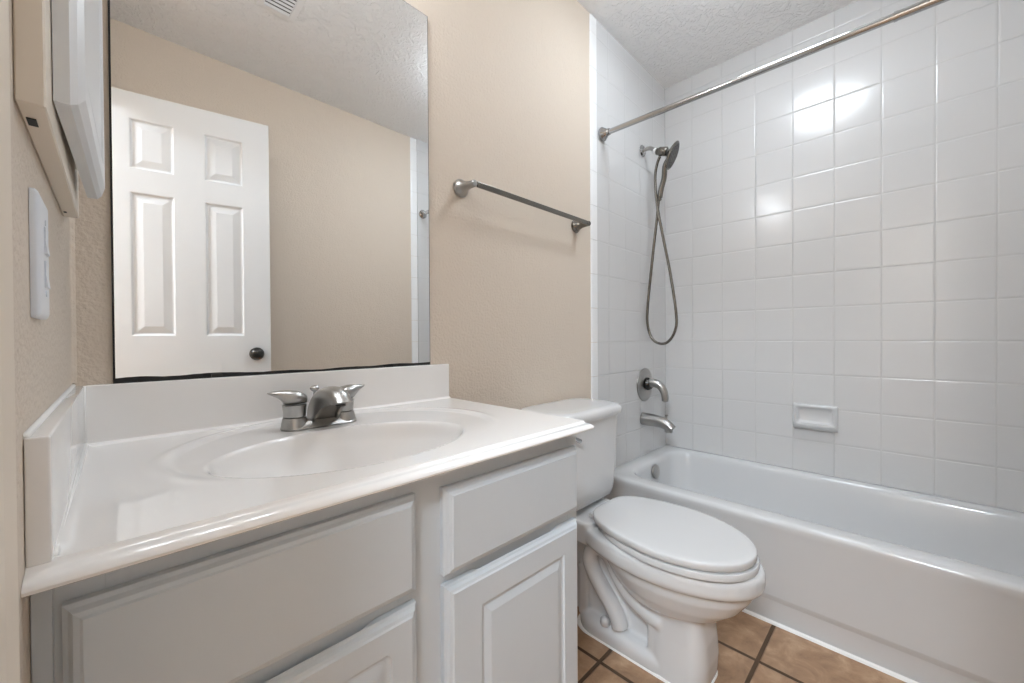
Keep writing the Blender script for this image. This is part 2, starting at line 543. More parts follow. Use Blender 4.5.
# under-side and back so the slab is closed
bm.faces.new([bm.verts.new(p) for p in ((CX0, CYF, ZT - 0.0185), (0.10, CYF, ZT - 0.0185), (0.10, -0.001, ZT - 0.0185), (CX0, -0.001, ZT - 0.0185))])
bm.faces.new([bm.verts.new(p) for p in ((CX0, CYF, ZT), (0.0140, CYF, ZT), (0.0140, CYF, ZT - 0.0185), (CX0, CYF, ZT - 0.0185))])
bm.faces.new([bm.verts.new(p) for p in ((CX0, CYF, ZT), (0.0140, CYF, ZT), (0.0140, -0.001, ZT), (CX0, -0.001, ZT))])
bm.faces.new([bm.verts.new(p) for p in ((0.0140, -0.0205, ZT), (CX1, -0.0205, ZT), (CX1, -0.001, ZT), (0.0140, -0.001, ZT))])
bmesh.ops.recalc_face_normals(bm, faces=bm.faces)
child('top_slab', bm, M_counter, t, auto=38)
bm = bmesh.new(); box(bm, 0.0150, 0.772, -0.0215, -0.0005, ZT - 0.002, 0.9115, 0.0025, 3)
child('backsplash', bm, M_counter, t, auto=60)
bm = bmesh.new(); box(bm, 0.0003, 0.0148, CYF - 0.002, -0.0005, ZT - 0.002, 0.9105, 0.002, 3)
child('side_splash', bm, M_counter, t, auto=60)
bm = bmesh.new()
tube(bm, [(0.0152, -0.0222, ZT), (0.0152, -0.0222, 0.911)], 0.0018, 6)
tube(bm, [(0.001, CYF + 0.001, 0.9115), (0.0015, -0.003, 0.9115)], 0.0030, 6)
tube(bm, [(0.0152, CYF + 0.004, ZT + 0.001), (0.0155, -0.024, ZT + 0.004)], 0.003, 6)
child('caulk_bead', bm, M_caulk, t, sm=True)
bm = bmesh.new()
lathe(bm, [(0.0, 0.0), (0.022, 0.0), (0.024, 0.002), (0.021, 0.004), (0.017, 0.003), (0.016, 0.006), (0.010, 0.009), (0.0, 0.010)], (0.352, -0.322, top_z(0.352, -0.322) - 0.001), (0, 0, 1), 28)
child('drain', bm, M_nickel, t, auto=40)

# ------------------------------------------------------------------ vanity cabinet
YF = -0.494     # face frame plane
YD = -0.514     # front of drawers and doors
t = thing('vanity_cabinet', 'grey painted vanity cabinet with raised panel doors under the white countertop', 'cabinet', (0.387, -0.25, 0.0))
bm = bmesh.new()
CT = ZT - 0.0190
box(bm, 0.002, 0.768, YF + 0.018, -0.002, 0.10, 0.16)
box(bm, 0.0004, 0.018, YF + 0.018, -0.002, 0.0, CT)
box(bm, 0.752, 0.768, YF + 0.018, -0.002, 0.10, CT)
box(bm, 0.018, 0.752, -0.012, -0.002, 0.10, CT)
box(bm, 0.752, 0.768, YF + 0.075, -0.002, 0.0, 0.10)
box(bm, 0.018, 0.752, YF + 0.065, YF + 0.080, 0.0, 0.10)
child('carcass', bm, M_cab, t)
bm = bmesh.new()
for (a, b_, c, d) in ((0.0004, 0.0129, 0.10, CT), (0.0130, 0.045, 0.10, CT), (0.335, 0.42, 0.10, CT), (0.735, 0.769, 0.10, CT)):
    box(bm, a, b_, YF, YF + 0.019, c, d, 0.0008, 1)
for (a, b_) in ((0.045, 0.335), (0.42, 0.735)):
    for c, d in ((0.738, CT), (0.585, 0.640), (0.10, 0.145)):
        box(bm, a - 0.001, b_ + 0.001, YF + 0.0003, YF + 0.0187, c, d)
child('face_frame', bm, M_cab, t)
def front(name, x0, x1, z0, z1, groove=None, scoop=None, sag=0.0, gL=0.0):
    """overlay front; scoop = 'top' or 'bottom' finger pull routed into the back of that edge"""
    bm = bmesh.new()
    f = lambda x, z, d: (x, YF - d, z - sag * (x - x0))
    e = 1e-4
    prof = [(0.0, 0.0085, e), (0.0, 0.0095, e), (0.0035, 0.0120, e), (0.0065, 0.0165, e), (0.0105, 0.0180, e), (0.0125, 0.0200, e)]
    if groove:
        g, rad = groove
        prof += [(g, 0.0200, rad), (g + 0.002, 0.0170, rad), (g + 0.006, 0.0160, rad), (g + 0.009, 0.0162, rad), (g + 0.020, 0.0195, max(e, rad - 0.006)), (g + 0.022, 0.0200, max(e, rad - 0.006))]
    R_ = panel(bm, x0, x1, z0, z1, prof, f, 5)
    for ring in R_[6:]:
        for v in ring:      # the routed panel sits closer to the hinge side
            if v.co.x < (x0 + x1) / 2:
                v.co.x += gL
    # back layer with the finger scoop along one edge
    n = 48
    w = x1 - x0
    def edge(u):
        k = sst(0.16, 0.26, u) * (1 - sst(0.74, 0.84, u))
        return 0.0075 * k
    lo, hi = [], []
    for i in range(n + 1):
        u = i / n
        lo.append((x0 + w * u, z0 - sag * w * u + (edge(u) if scoop == 'bottom' else 0)))
        hi.append((x0 + w * u, z1 - sag * w * u - (edge(u) if scoop == 'top' else 0)))
    ringA = [(x, YF - 0.0004, z) for x, z in lo] + [(x, YF - 0.0004, z) for x, z in reversed(hi)]
    ringB = [(x, YF - 0.0083, z) for x, z in lo] + [(x, YF - 0.0083, z) for x, z in reversed(hi)]
    loft(bm, [ringA, ringB])
    # back of the front layer
    q = [(x0, z0), (x1, z0), (x1, z1), (x0, z1)]
    bm.faces.new([bm.verts.new((x, YF - 0.0085, z - sag * (x - x0))) for x, z in q])
    return child(name, bm, M_cab, t)
front('drawer_front', 0.4085, 0.754, 0.6190, 0.7565, scoop='bottom', sag=0.006)
front('false_drawer_front', 0.0185, 0.360, 0.6215, 0.7620, scoop='bottom')
front('door', 0.4085, 0.754, 0.118, 0.6035, groove=(0.054, 1e-4), scoop='top', sag=0.020, gL=0.014)
front('door', 0.0185, 0.360, 0.118, 0.6045, groove=(0.044, 0.012), scoop='top')

# ------------------------------------------------------------------ basin faucet
t = thing('basin_faucet', 'brushed nickel two-handle faucet on the back of the white basin', 'faucet', (0.362, -0.120, ZT - 0.003))
FZ = ZT - 0.0034
bm = bmesh.new()
rings = []
for z, g, r in ((0.0, 0.0, 0.027), (0.003, 0.001, 0.027), (0.008, -0.003, 0.024), (0.013, -0.008, 0.018), (0.015, -0.012, 0.014)):
    rings.append([(x, y, FZ + z) for x, y in rrect(0.287 - g, 0.439 + g, -0.146 - g, -0.092 + g, 0.027, 8)])
loft(bm, rings)
for x in (0.312, 0.412):
    lathe(bm, [(0.0260, 0.004), (0.0250, 0.010), (0.0230, 0.018), (0.0215, 0.024), (0.0, 0.024)], (x, -0.120, FZ), (0, 0, 1), 28)
child('base_plate', bm, M_nickel, t, auto=45)
for sx in (-1, 1):
    x = 0.362 + sx * 0.050
    bm = bmesh.new()
    lathe(bm, [(0.0, 0.024), (0.0140, 0.024), (0.0205, 0.026), (0.0222, 0.047), (0.0228, 0.0500), (0.0, 0.0500)], (x, -0.120, FZ), (0, 0, 1), 28)
    hub = child('handle_hub', bm, M_nickel, t, auto=40)
    # paddle lever: domed cap that flattens into a pointed wing
    bm = bmesh.new()
    rings = []
    for s, wd, zb, zt in ((-0.0232, 0.003, 0.060, 0.066), (-0.021, 0.0125, 0.0545, 0.0720), (-0.014, 0.0190, 0.0545, 0.0775), (-0.004, 0.0228, 0.0545, 0.0815), (0.008, 0.0225, 0.0545, 0.0840),
                          (0.018, 0.0185, 0.0545, 0.0850), (0.026, 0.0150, 0.0640, 0.0846), (0.033, 0.0120, 0.0705, 0.0838), (0.040, 0.0090, 0.0745, 0.0830), (0.046, 0.0050, 0.0780, 0.0825), (0.049, 0.0015, 0.0800, 0.0818)):
        zc, hz = (zb + zt) / 2, (zt - zb) / 2
        ring = []
        for k in range(20):
            a = 2 * PI * k / 20
            ca, sa = math.cos(a), math.sin(a)
            ring.append((x + sx * s, -0.120 + wd * math.copysign(abs(ca) ** 0.85, ca), FZ - 0.0035 + zc + hz * math.copysign(abs(sa) ** 0.8, sa)))
        rings.append(ring)
    loft(bm, rings)
    child('handle_lever', bm, M_nickel, hub, auto=50)
# spout: arched wedge with a recessed underside
bm = bmesh.new()
outer = [(p.x, p.y) for p in spline([(a_, b_, 0) for a_, b_ in ((-0.094, 0.012), (-0.100, 0.040), (-0.120, 0.066), (-0.152, 0.083), (-0.186, 0.087), (-0.218, 0.079), (-0.241, 0.062))], 4)]
n = len(outer)
rings = []
for i, (y, h) in enumerate(outer):
    u = i / (n - 1)
    w = 0.027 - 0.008 * sst(0, 1, u)
    # inner (underside) companion point
    iy = -0.137 - 0.090 * u ** 1.3
    ih = 0.008 + 0.048 * math.sin(PI / 2 * u)
    P0 = Vector((y, h)); P1 = Vector((iy, ih))
    d = (P1 - P0)
    ring = []
    m_ = 7
    for k in range(m_ + 1):      # over the rounded back, from left to right
        a = PI * k / m_
        ring.append((0.367 - w * math.cos(a) * (1.0), y + d.normalized().x * (0.010 * (1 - math.sin(a))), FZ + h + d.normalized().y * (0.010 * (1 - math.sin(a)))))
    # right rim, recess, left rim
    for sx_, fr in ((w, 1.0), (w - 0.005, 1.0), (w - 0.006, 0.80), (-(w - 0.006), 0.80), (-(w - 0.005), 1.0), (-w, 1.0)):
        ring.append((0.367 + sx_, y + d.x * fr, FZ + h + d.y * fr))
    rings.append(ring)
loft(bm, rings)
child('spout', bm, M_nickel, t, auto=50)
bm = bmesh.new()
lathe(bm, [(0.0, 0), (0.0095, 0), (0.0100, 0.006), (0.0, 0.006)], (0.367, -0.219, FZ + 0.0590), (0, 0.15, -1), 18)
child('aerator', bm, M_darkm, t, auto=40)
bm = bmesh.new()
lathe(bm, [(0.0, 0.010), (0.0028, 0.010), (0.0028, 0.067), (0.006, 0.069), (0.0095, 0.073), (0.0095, 0.077), (0.006, 0.080), (0.0, 0.081)], (0.366, -0.076, FZ), (0, 0, 1), 16)
child('lift_rod', bm, M_nickel, t, auto=40)

# ------------------------------------------------------------------ towel bar
ZB = 1.466
t = thing('towel_bar', 'brushed nickel towel bar mounted on the beige wall right of the mirror', 'towel bar', (1.145, 0.0, ZB))
bm = bmesh.new(); box(bm, 0.848, 1.460, -0.0720, -0.0660, ZB - 0.0110, ZB + 0.0065, 0.0015, 2)
child('bar', bm, M_dnick, t)
for x in (0.836, 1.452):
    bm = bmesh.new()
    lathe(bm, [(0.0, 0), (0.0275, 0), (0.0285, 0.002), (0.0285, 0.005), (0.0255, 0.007), (0.0250, 0.010), (0.0215, 0.014), (0.0165, 0.024), (0.0130, 0.036), (0.0112, 0.053), (0.0105, 0.070), (0.0085, 0.074), (0.0, 0.075)], (x, -0.0002, ZB), (0, -1, -0.03), 30)
    child('post', bm, M_dnick if x > 1 else M_nickel, t, auto=40)

# ------------------------------------------------------------------ medicine cabinet on the left wall
t = thing('medicine_cabinet', 'surface mounted medicine cabinet with beige box and white door slightly ajar', 'cabinet', (0.0, -0.322, 1.175))
bm = bmesh.new()
box(bm, 0.0003, 0.0163, -0.530, -0.127, 1.172, 1.860, 0.0012, 1)
child('cabinet_body', bm, M_trim, t)
bm = bmesh.new()
box(bm, 0.0030, 0.0085, -0.500, -0.484, 1.1712, 1.1735)  # black blocks stand in for the shade inside two slots
child('slot_shade', bm, M_black, t)
bm = bmesh.new(); box(bm, 0.0030, 0.0060, -0.165, -0.158, 1.1712, 1.1735)
child('slot_shade', bm, M_black, t)
bm = bmesh.new()
dl, dw = 0.322, 0.0185
# local: x = out from wall, y = along the leaf away from the hinge, z up
f = lambda u, z, d: (d, u, z)
e = 1e-4
panel(bm, 0.0, dl, 0.0, 0.645, [(0.0, 0.0, e), (0.0, 0.010, e), (0.004, 0.0145, e), (0.010, 0.017, e), (0.014, 0.0185, e), (0.036, 0.0185, 0.01), (0.039, 0.0158, 0.01), (0.044, 0.0150, 0.01), (0.052, 0.0170, 0.008)], f, 4)
bm.faces.new([bm.verts.new((0.0, u, z)) for u, z in ((0, 0), (0, 0.645), (dl, 0.645), (dl, 0))])
me_o = obj('door', bm, M_medw, t)
me_o.location = Vector((0.0170, -0.486, 1.197)) - Vector(t.location)
me_o.rotation_euler = (0, 0, -math.radians(1.7))
bm = bmesh.new()
box(bm, 0.0150, 0.0178, -0.480, -0.473, 1.26, 1.32)
child('hinge', bm, M_nickel, t)
bm = bmesh.new(); box(bm, 0.0150, 0.0178, -0.480, -0.473, 1.72, 1.78)
child('hinge', bm, M_nickel, t)

# ------------------------------------------------------------------ switch plate
t = thing('light_switch', 'white wall plate with two stacked rocker switches below the medicine cabinet', 'light switch', (0.0, -0.426, 1.067))
bm = bmesh.new()
f = lambda u, z, d: (d, u, z)
panel(bm, -0.463, -0.391, 1.0095, 1.1245, [(0.0, 0.0003, 0.003), (0.0, 0.0035, 0.003), (0.0015, 0.0052, 0.003), (0.0045, 0.0062, 0.003), (0.012, 0.0066, 0.002)], f, 4)
child('plate', bm, M_plast, t, auto=50)
for z0, z1 in ((1.0700, 1.0960), (1.0380, 1.0640)):
    bm = bmesh.new()
    prof = [(0.006, z0), (0.0088, z0 + 0.001), (0.0076, (z0 + z1) / 2), (0.0080, z1 - 0.001), (0.006, z1)]
    loft(bm, [[(x, y, z) for x, z in prof] for y in (-0.437, -0.417)])
    child('rocker', bm, M_plast, t)
for z in (1.0670 + 0.0300 + 0.004, 1.0670 - 0.0335):
    bm = bmesh.new(); lathe(bm, [(0.0, 0.006), (0.003, 0.006), (0.003, 0.0074), (0.0, 0.0078)], (0.0, -0.427, z), (1, 0, 0), 12)
    child('screw', bm, M_plast, t)

# ------------------------------------------------------------------ ceiling vent
t = thing('ceiling_vent', 'white louvered air register on the textured ceiling, seen in the mirror', 'vent', (0.570, -0.85, ZC))
VX0, VX1, VY0, VY1 = 0.492, 0.646, -0.997, -0.690
bm = bmesh.new()
R1 = lambda i, z: [(x, y, z) for x, y in rrect(VX0 + i, VX1 - i, VY0 + i, VY1 - i, 0.003, 2)]
loft(bm, [R1(0, ZC - 0.0004), R1(0.001, ZC - 0.004), R1(0.004, ZC - 0.006), R1(0.026, ZC - 0.009), R1(0.028, ZC - 0.006), R1(0.028, ZC - 0.0004)], cap0=False, cap1=False)
child('frame', bm, M_vent, t)
bm = bmesh.new(); box(bm, VX0 + 0.027, VX1 - 0.027, VY0 + 0.027, VY1 - 0.027, ZC - 0.0012, ZC - 0.0004)  # flat dark sheet in place of the shaded duct behind the louvers
child('duct_shade_sheet', bm, M_ductshade, t)
bm = bmesh.new(); box(bm, VX0 + 0.0275, VX1 - 0.0275, VY0 + 0.0275, VY0 + 0.036, ZC - 0.0090, ZC - 0.0015)
child('end_plate', bm, M_vent, t)
y = VY0 + 0.038
while y < VY1 - 0.040:
    bm = bmesh.new()
    w_ = 0.0080
    xa, xb = VX0 + 0.028, VX1 - 0.028
    loft(bm, [[(x, y, ZC - 0.0085), (x, y + 0.001, ZC - 0.0092), (x, y + w_, ZC - 0.0028), (x, y + w_ - 0.001, ZC - 0.0020)] for x in (xa, xb)])
    child('louver', bm, M_vent, t)
    y += 0.0225

# ------------------------------------------------------------------ vanity light above the mirror (out of frame, mirrored in the tiles)
M_bulb = bpy.data.materials.new('lit_globe'); M_bulb.use_nodes = True
_n = M_bulb.node_tree; _n.nodes.remove(_n.nodes['Principled BSDF'])
_e = _n.nodes.new('ShaderNodeEmission'); _e.inputs[0].default_value = (0.88, 0.935, 1.0, 1); _e.inputs[1].default_value = BULB
_n.links.new(_e.outputs[0], _n.nodes['Material Output'].inputs[0])
t = thing('vanity_light', 'nickel vanity light bar with glowing glass globes above the mirror', 'wall lamp', (0.300, 0.0, 2.15))
bm = bmesh.new(); box(bm, 0.08, 0.520, -0.028, -0.0005, 2.095, 2.205, 0.004, 2)
child('backplate', bm, M_nickel, t)
for x in (0.150, 0.300, 0.450):
    bm = bmesh.new(); lathe(bm, [(0.0, 0.0), (0.022, 0.0), (0.022, 0.035), (0.0, 0.035)], (x, -0.028, 2.15), (0, -1, 0), 20)
    child('socket', bm, M_nickel, t, auto=40)
    bm = bmesh.new(); bmesh.ops.create_icosphere(bm, subdivisions=3, radius=0.047, matrix=Matrix.Translation((x, -0.115, 2.15)))
    child('globe', bm, M_bulb, t, sm=True)

# ceiling lamp of the bathroom (out of frame above the toilet, mirrored in the tiles)
M_dome = bpy.data.materials.new('lit_dome'); M_dome.use_nodes = True
_n = M_dome.node_tree; _n.nodes.remove(_n.nodes['Principled BSDF'])
_e = _n.nodes.new('ShaderNodeEmission'); _e.inputs[0].default_value = (0.84, 0.92, 1.0, 1); _e.inputs[1].default_value = ROOM
_n.links.new(_e.outputs[0], _n.nodes['Material Output'].inputs[0])
t = thing('ceiling_lamp', 'round flush dome lamp on the bathroom ceiling above the toilet', 'ceiling lamp', (1.52, -0.66, ZC))
bm = bmesh.new(); lathe(bm, [(0.0, 0.0005), (0.205, 0.0005), (0.205, 0.018), (0.195, 0.022), (0.0, 0.022)], (1.52, -0.66, ZC), (0, 0, -1), 36)
child('lamp_base', bm, M_nickel, t, auto=40)
bm = bmesh.new(); lathe(bm, [(0.0, 0.0225), (0.188, 0.0225), (0.190, 0.045), (0.172, 0.075), (0.110, 0.098), (0.0, 0.106)], (1.52, -0.66, ZC), (0, 0, -1), 36)
child('dome', bm, M_dome, t, auto=60)

# unseen hallway lamp, added to fill the room with light through the doorway
M_hall_fill = bpy.data.materials.new('lit_fill_diffuser'); M_hall_fill.use_nodes = True
_n = M_hall_fill.node_tree; _n.nodes.remove(_n.nodes['Principled BSDF'])
_e = _n.nodes.new('ShaderNodeEmission'); _e.inputs[0].default_value = (0.80, 0.90, 1.0, 1); _e.inputs[1].default_value = HALL_FILL
_n.links.new(_e.outputs[0], _n.nodes['Material Output'].inputs[0])
t = thing('hall_fill_lamp', 'added fill lamp, long and rectangular, unseen on the hallway ceiling outside the bathroom door', 'ceiling lamp', (-1.05, -1.30, ZC))
bm = bmesh.new(); box(bm, -1.32, -0.78, -1.72, -0.98, ZC - 0.05, ZC - 0.0005, 0.004, 1)
child('lamp_base', bm, M_vent, t)
bm = bmesh.new(); box(bm, -1.29, -0.81, -1.69, -1.01, ZC - 0.065, ZC - 0.0505, 0.004, 1)
child('diffuser', bm, M_hall_fill, t)

# ------------------------------------------------------------------ bathtub
t = thing('bathtub', 'white alcove bathtub filling the tiled end of the room', 'bathtub', (1.99, -0.77, 0.0))
bm = bmesh.new()
TX0, TX1, TY0, TY1 = 1.650, X1 - 0.001, -1.529, -0.0025
ZR = 0.357
def rr(x0, x1, y0, y1, r, z):
    return [(x, y, z) for x, y in rrect(x0, x1, y0, y1, r, 8)]
rings = [rr(TX0 + 0.006, TX1, TY0, TY1, 0.001, 0.0), rr(TX0 + 0.008, TX1, TY0, TY1, 0.001, 0.070), rr(TX0 + 0.0075, TX1, TY0, TY1, 0.001, 0.073),
         rr(TX0 - 0.002, TX1, TY0, TY1, 0.001, 0.092), rr(TX0 - 0.002, TX1, TY0, TY1, 0.001, 0.096), rr(TX0 + 0.002, TX1, TY0, TY1, 0.001, 0.30), rr(TX0 - 0.001, TX1, TY0, TY1, 0.001, 0.325),
         rr(TX0 - 0.003, TX1, TY0, TY1, 0.001, ZR - 0.014), rr(TX0 + 0.0, TX1, TY0, TY1, 0.001, ZR - 0.006), rr(TX0 + 0.007, TX1, TY0, TY1, 0.001, ZR - 0.001), rr(TX0 + 0.018, TX1 - 0.002, TY0 + 0.002, TY1 - 0.002, 0.003, ZR + 0.0005)]
# rim top slopes gently inwards, then rolls into the basin
ix0, ix1, iy0, iy1 = 1.742, 2.285, -1.455, -0.085
rings += [rr(ix0 - 0.022, ix1 + 0.012, iy0 - 0.020, iy1 + 0.018, 0.115, ZR - 0.001), rr(ix0 - 0.010, ix1 + 0.005, iy0 - 0.008, iy1 + 0.008, 0.105, ZR - 0.005), rr(ix0 - 0.002, ix1, iy0, iy1, 0.100, ZR - 0.014),
          rr(ix0 + 0.004, ix1 - 0.005, iy0 + 0.010, iy1 - 0.004, 0.100, ZR - 0.032), rr(ix0 + 0.016, ix1 - 0.016, iy0 + 0.050, iy1 - 0.010, 0.105, 0.25), rr(ix0 + 0.032, ix1 - 0.032, iy0 + 0.11, iy1 - 0.022, 0.11, 0.15),
          rr(ix0 + 0.046, ix1 - 0.046, iy0 + 0.16, iy1 - 0.036, 0.11, 0.09), rr(ix0 + 0.066, ix1 - 0.066, iy0 + 0.20, iy1 - 0.058, 0.10, 0.062), rr(ix0 + 0.10, ix1 - 0.10, iy0 + 0.25, iy1 - 0.09, 0.08, 0.052)]
loft(bm, rings, cap0=False)
# rolled bead along the back edge of the rim
child('tub_shell', bm, M_tub, t, auto=42)
bm = bmesh.new()
lathe(bm, [(0.0, 0), (0.034, 0), (0.036, 0.002), (0.036, 0.007), (0.033, 0.011), (0.024, 0.012), (0.0, 0.012)], (2.000, -0.094, 0.302), (0, -1, 0.10), 30)
child('overflow_plate', bm, M_nickel, t, auto=35)
bm = bmesh.new()
lathe(bm, [(0.0, 0), (0.038, 0), (0.039, 0.003), (0.030, 0.005), (0.022, 0.004), (0.018, 0.010), (0.0, 0.012)], (2.010, -0.26, 0.052), (0, 0, 1), 30)
child('drain', bm, M_nickel, t, auto=35)

# ------------------------------------------------------------------ tub spout, valve
t = thing('tub_spout', 'brushed nickel tub spout low on the tiled wall above the bathtub', 'tub spout', (2.052, -0.008, 0.552))
bm = bmesh.new()
pts = spline([(2.052, -0.0025, 0.552), (2.052, -0.05, 0.552), (2.052, -0.095, 0.549), (2.052, -0.130, 0.539), (2.052, -0.150, 0.528), (2.052, -0.161, 0.518)], 4)
rad = [(0.030 - 0.004 * (i / (len(pts) - 1)), 0.033 - 0.010 * sst(0.1, 1.0, i / (len(pts) - 1))) for i in range(len(pts))]
tube(bm, pts, rad, 24)
lathe(bm, [(0.0, 0), (0.021, 0), (0.0195, 0.024), (0.0, 0.024)], (2.052, -0.143, 0.525), (0, 0.0, -1), 20)
child('spout_body', bm, M_nickel, t, auto=45)
bm = bmesh.new()
lathe(bm, [(0.0, 0.0), (0.0035, 0.0), (0.0035, 0.018), (0.008, 0.021), (0.0085, 0.027), (0.0, 0.029)], (2.052, -0.132, 0.563), (0, 0, 1), 16)
child('diverter_knob', bm, M_nickel, t, auto=40)

t = thing('shower_valve', 'round nickel shower valve with curved lever between the shower hose and tub spout', 'shower valve', (2.075, -0.008, 0.733))
bm = bmesh.new()
lathe(bm, [(0.0, 0), (0.087, 0), (0.089, 0.002), (0.088, 0.005), (0.080, 0.009), (0.060, 0.013), (0.045, 0.0145), (0.0, 0.0145)], (2.075, -0.0022, 0.733), (0, -1, 0), 44)
child('escutcheon', bm, M_nickel, t, auto=35)
bm = bmesh.new()
lathe(bm, [(0.0, 0.0), (0.034, 0.0), (0.031, 0.010), (0.026, 0.018), (0.0, 0.018)], (2.075, -0.022, 0.738), (0, -1, 0), 28)
child('valve_hub', bm, M_darkm, t, auto=40)
bm = bmesh.new()
pts = spline([(2.075, -0.030, 0.745), (2.078, -0.062, 0.744), (2.082, -0.088, 0.730), (2.085, -0.104, 0.702), (2.086, -0.110, 0.672), (2.086, -0.109, 0.648)], 4)
tube(bm, pts, [(0.023 - 0.005 * (i / (len(pts) - 1)), 0.024 - 0.008 * (i / (len(pts) - 1))) if i < len(pts) - 1 else (0.011, 0.006) for i in range(len(pts))], 18)
child('lever', bm, M_nickel, t, auto=50)

# ------------------------------------------------------------------ shower arm and hand shower
t = thing('shower_fixture', 'bent chrome shower arm with round wall flange and dark holder', 'shower arm', (2.058, -0.008, 1.985))
bm = bmesh.new()
lathe(bm, [(0.0, 0), (0.030, 0), (0.031, 0.003), (0.026, 0.008), (0.014, 0.012), (0.0, 0.012)], (2.058, -0.0022, 1.985), (0, -1, 0), 28)
child('flange', bm, M_chrome, t, auto=40)
bm = bmesh.new()
tube(bm, spline([(2.058, -0.010, 1.985), (2.058, -0.035, 1.988), (2.058, -0.058, 1.978), (2.058, -0.074, 1.962)], 6), 0.0105, 16)
child('arm_pipe', bm, M_nickel, t, sm=True)
bm = bmesh.new(); tube(bm, [(2.058, -0.069, 1.967), (2.058, -0.081, 1.955)], 0.0125, 16)
child('thread_tape', bm, M_teflon, t, sm=True)
bm = bmesh.new()
lathe(bm, [(0.0, 0), (0.0145, 0.0), (0.0170, 0.004), (0.0170, 0.011), (0.0195, 0.013), (0.0225, 0.020), (0.0225, 0.055), (0.020, 0.058), (0.0, 0.058)], (2.058, -0.080, 1.956), (0.10, -1, -0.28), 24)
child('holder', bm, M_dnick, t, auto=40)

t = thing('hand_shower', 'dark nickel hand shower in its holder with a looped metal hose', 'hand shower', (2.065, -0.16, 1.90))
HN = Vector((0.24, -0.87, -0.43)).normalized()      # where the spray face looks
HC = Vector((2.068, -0.156, 1.916))
hu = HN.cross(Vector((0, 0, 1))).normalized(); hv = hu.cross(HN)
bm = bmesh.new()
lathe(bm, [(0.0, -0.020), (0.018, -0.020), (0.040, -0.012), (0.064, 0.000), (0.069, 0.004), (0.069, 0.008), (0.064, 0.010), (0.0, 0.010)], HC, HN, 36)
child('spray_head', bm, M_dnick, t, auto=40)
bm = bmesh.new()
lathe(bm, [(0.0, 0.010), (0.060, 0.010), (0.060, 0.0115), (0.0, 0.0115)], HC, HN, 36)
for r_, n_ in ((0.018, 6), (0.034, 12), (0.050, 18)):
    for k in range(n_):
        a = 2 * PI * k / n_
        p = HC + HN * 0.0115 + (hu * math.cos(a) + hv * math.sin(a)) * r_
        lathe(bm, [(0.0025, 0), (0.0018, 0.002), (0.0, 0.0022)], p, HN, 6)
child('nozzle_plate', bm, M_nozzle, t)
bm = bmesh.new()
hb = HC - HN * 0.006 - hv * 0.0
h0 = HC - hv * 0.052 - HN * 0.003
pts = spline([HC - hv * 0.030 - HN * 0.006, HC - hv * 0.062 - HN * 0.006, Vector((2.068, -0.116, 1.810)), Vector((2.067, -0.102, 1.760)), Vector((2.066, -0.094, 1.715))], 6)
tube(bm, pts, [(0.024 - 0.011 * sst(0, 0.55, i / (len(pts) - 1)), 0.0135) for i in range(len(pts))], 16)
child('handle', bm, M_dnick, t, sm=True)
bm = bmesh.new()
hs = [(2.066, -0.092, 1.716), (2.067, -0.086, 1.69), (2.070, -0.078, 1.62), (2.072, -0.052, 1.42), (2.075, -0.022, 1.16), (2.078, -0.019, 1.06), (2.082, -0.040, 0.985), (2.085, -0.082, 0.955), (2.085, -0.128, 0.965), (2.084, -0.164, 1.02), (2.082, -0.172, 1.10), (2.078, -0.146, 1.30), (2.072, -0.110, 1.50), (2.066, -0.086, 1.64), (2.060, -0.076, 1.74), (2.057, -0.074, 1.83), (2.058, -0.084, 1.89), (2.060, -0.098, 1.925)]
pts = spline(hs, 14)
rad = [0.0068 + 0.0006 * (i % 2) for i in range(len(pts))]
tube(bm, pts, rad, 10)
hose = child('hose', bm, M_dnick, t, auto=60)
bm = bmesh.new()
lathe(bm, [(0.009, 0), (0.011, 0.003), (0.011, 0.022), (0.009, 0.026)], (2.066, -0.092, 1.700), (0, 0, 1), 16)
child('hose_nut', bm, M_dnick, hose, auto=40)

# ------------------------------------------------------------------ shower curtain rod
t = thing('shower_curtain_rod', 'long chrome shower curtain rod spanning above the bathtub edge', 'curtain rod', (1.660, -0.77, 1.915))
za, zb = 1.930, 1.902
def rp(y): return (1.660, y, za + (zb - za) * (y / -1.53))
bm = bmesh.new(); tube(bm, [rp(-0.012), rp(-0.985)], 0.0118, 24); child('outer_tube', bm, M_chrome, t, auto=50)
bm = bmesh.new(); tube(bm, [rp(-0.985), rp(-1.52)], 0.0132, 24); child('inner_tube', bm, M_chrome, t, auto=50)
bm = bmesh.new(); tube(bm, [rp(-0.980), rp(-0.988)], 0.0140, 24); child('joint_collar', bm, M_chrome, t, auto=50)
for y0, s in ((-0.0022, -1), (-1.5297, 1)):
    bm = bmesh.new()
    lathe(bm, [(0.0, 0), (0.029, 0), (0.031, 0.004), (0.031, 0.010), (0.025, 0.018), (0.017, 0.030), (0.0145, 0.042), (0.0, 0.042)], (1.660, y0, rp(y0)[2]), (0, s, 0), 30)
    child('end_flange', bm, M_chrome, t, auto=30)

# ------------------------------------------------------------------ soap dish on the tiled wall
t = thing('soap_dish', 'white ceramic soap dish set in the tiled wall above the bathtub', 'soap dish', (X1, -0.705, 0.61))
bm = bmesh.new()
f = lambda u, z, d: (X1 - d, u, z)
sy0, sy1, sz0, sz1 = -0.789, -0.623, 0.556, 0.672
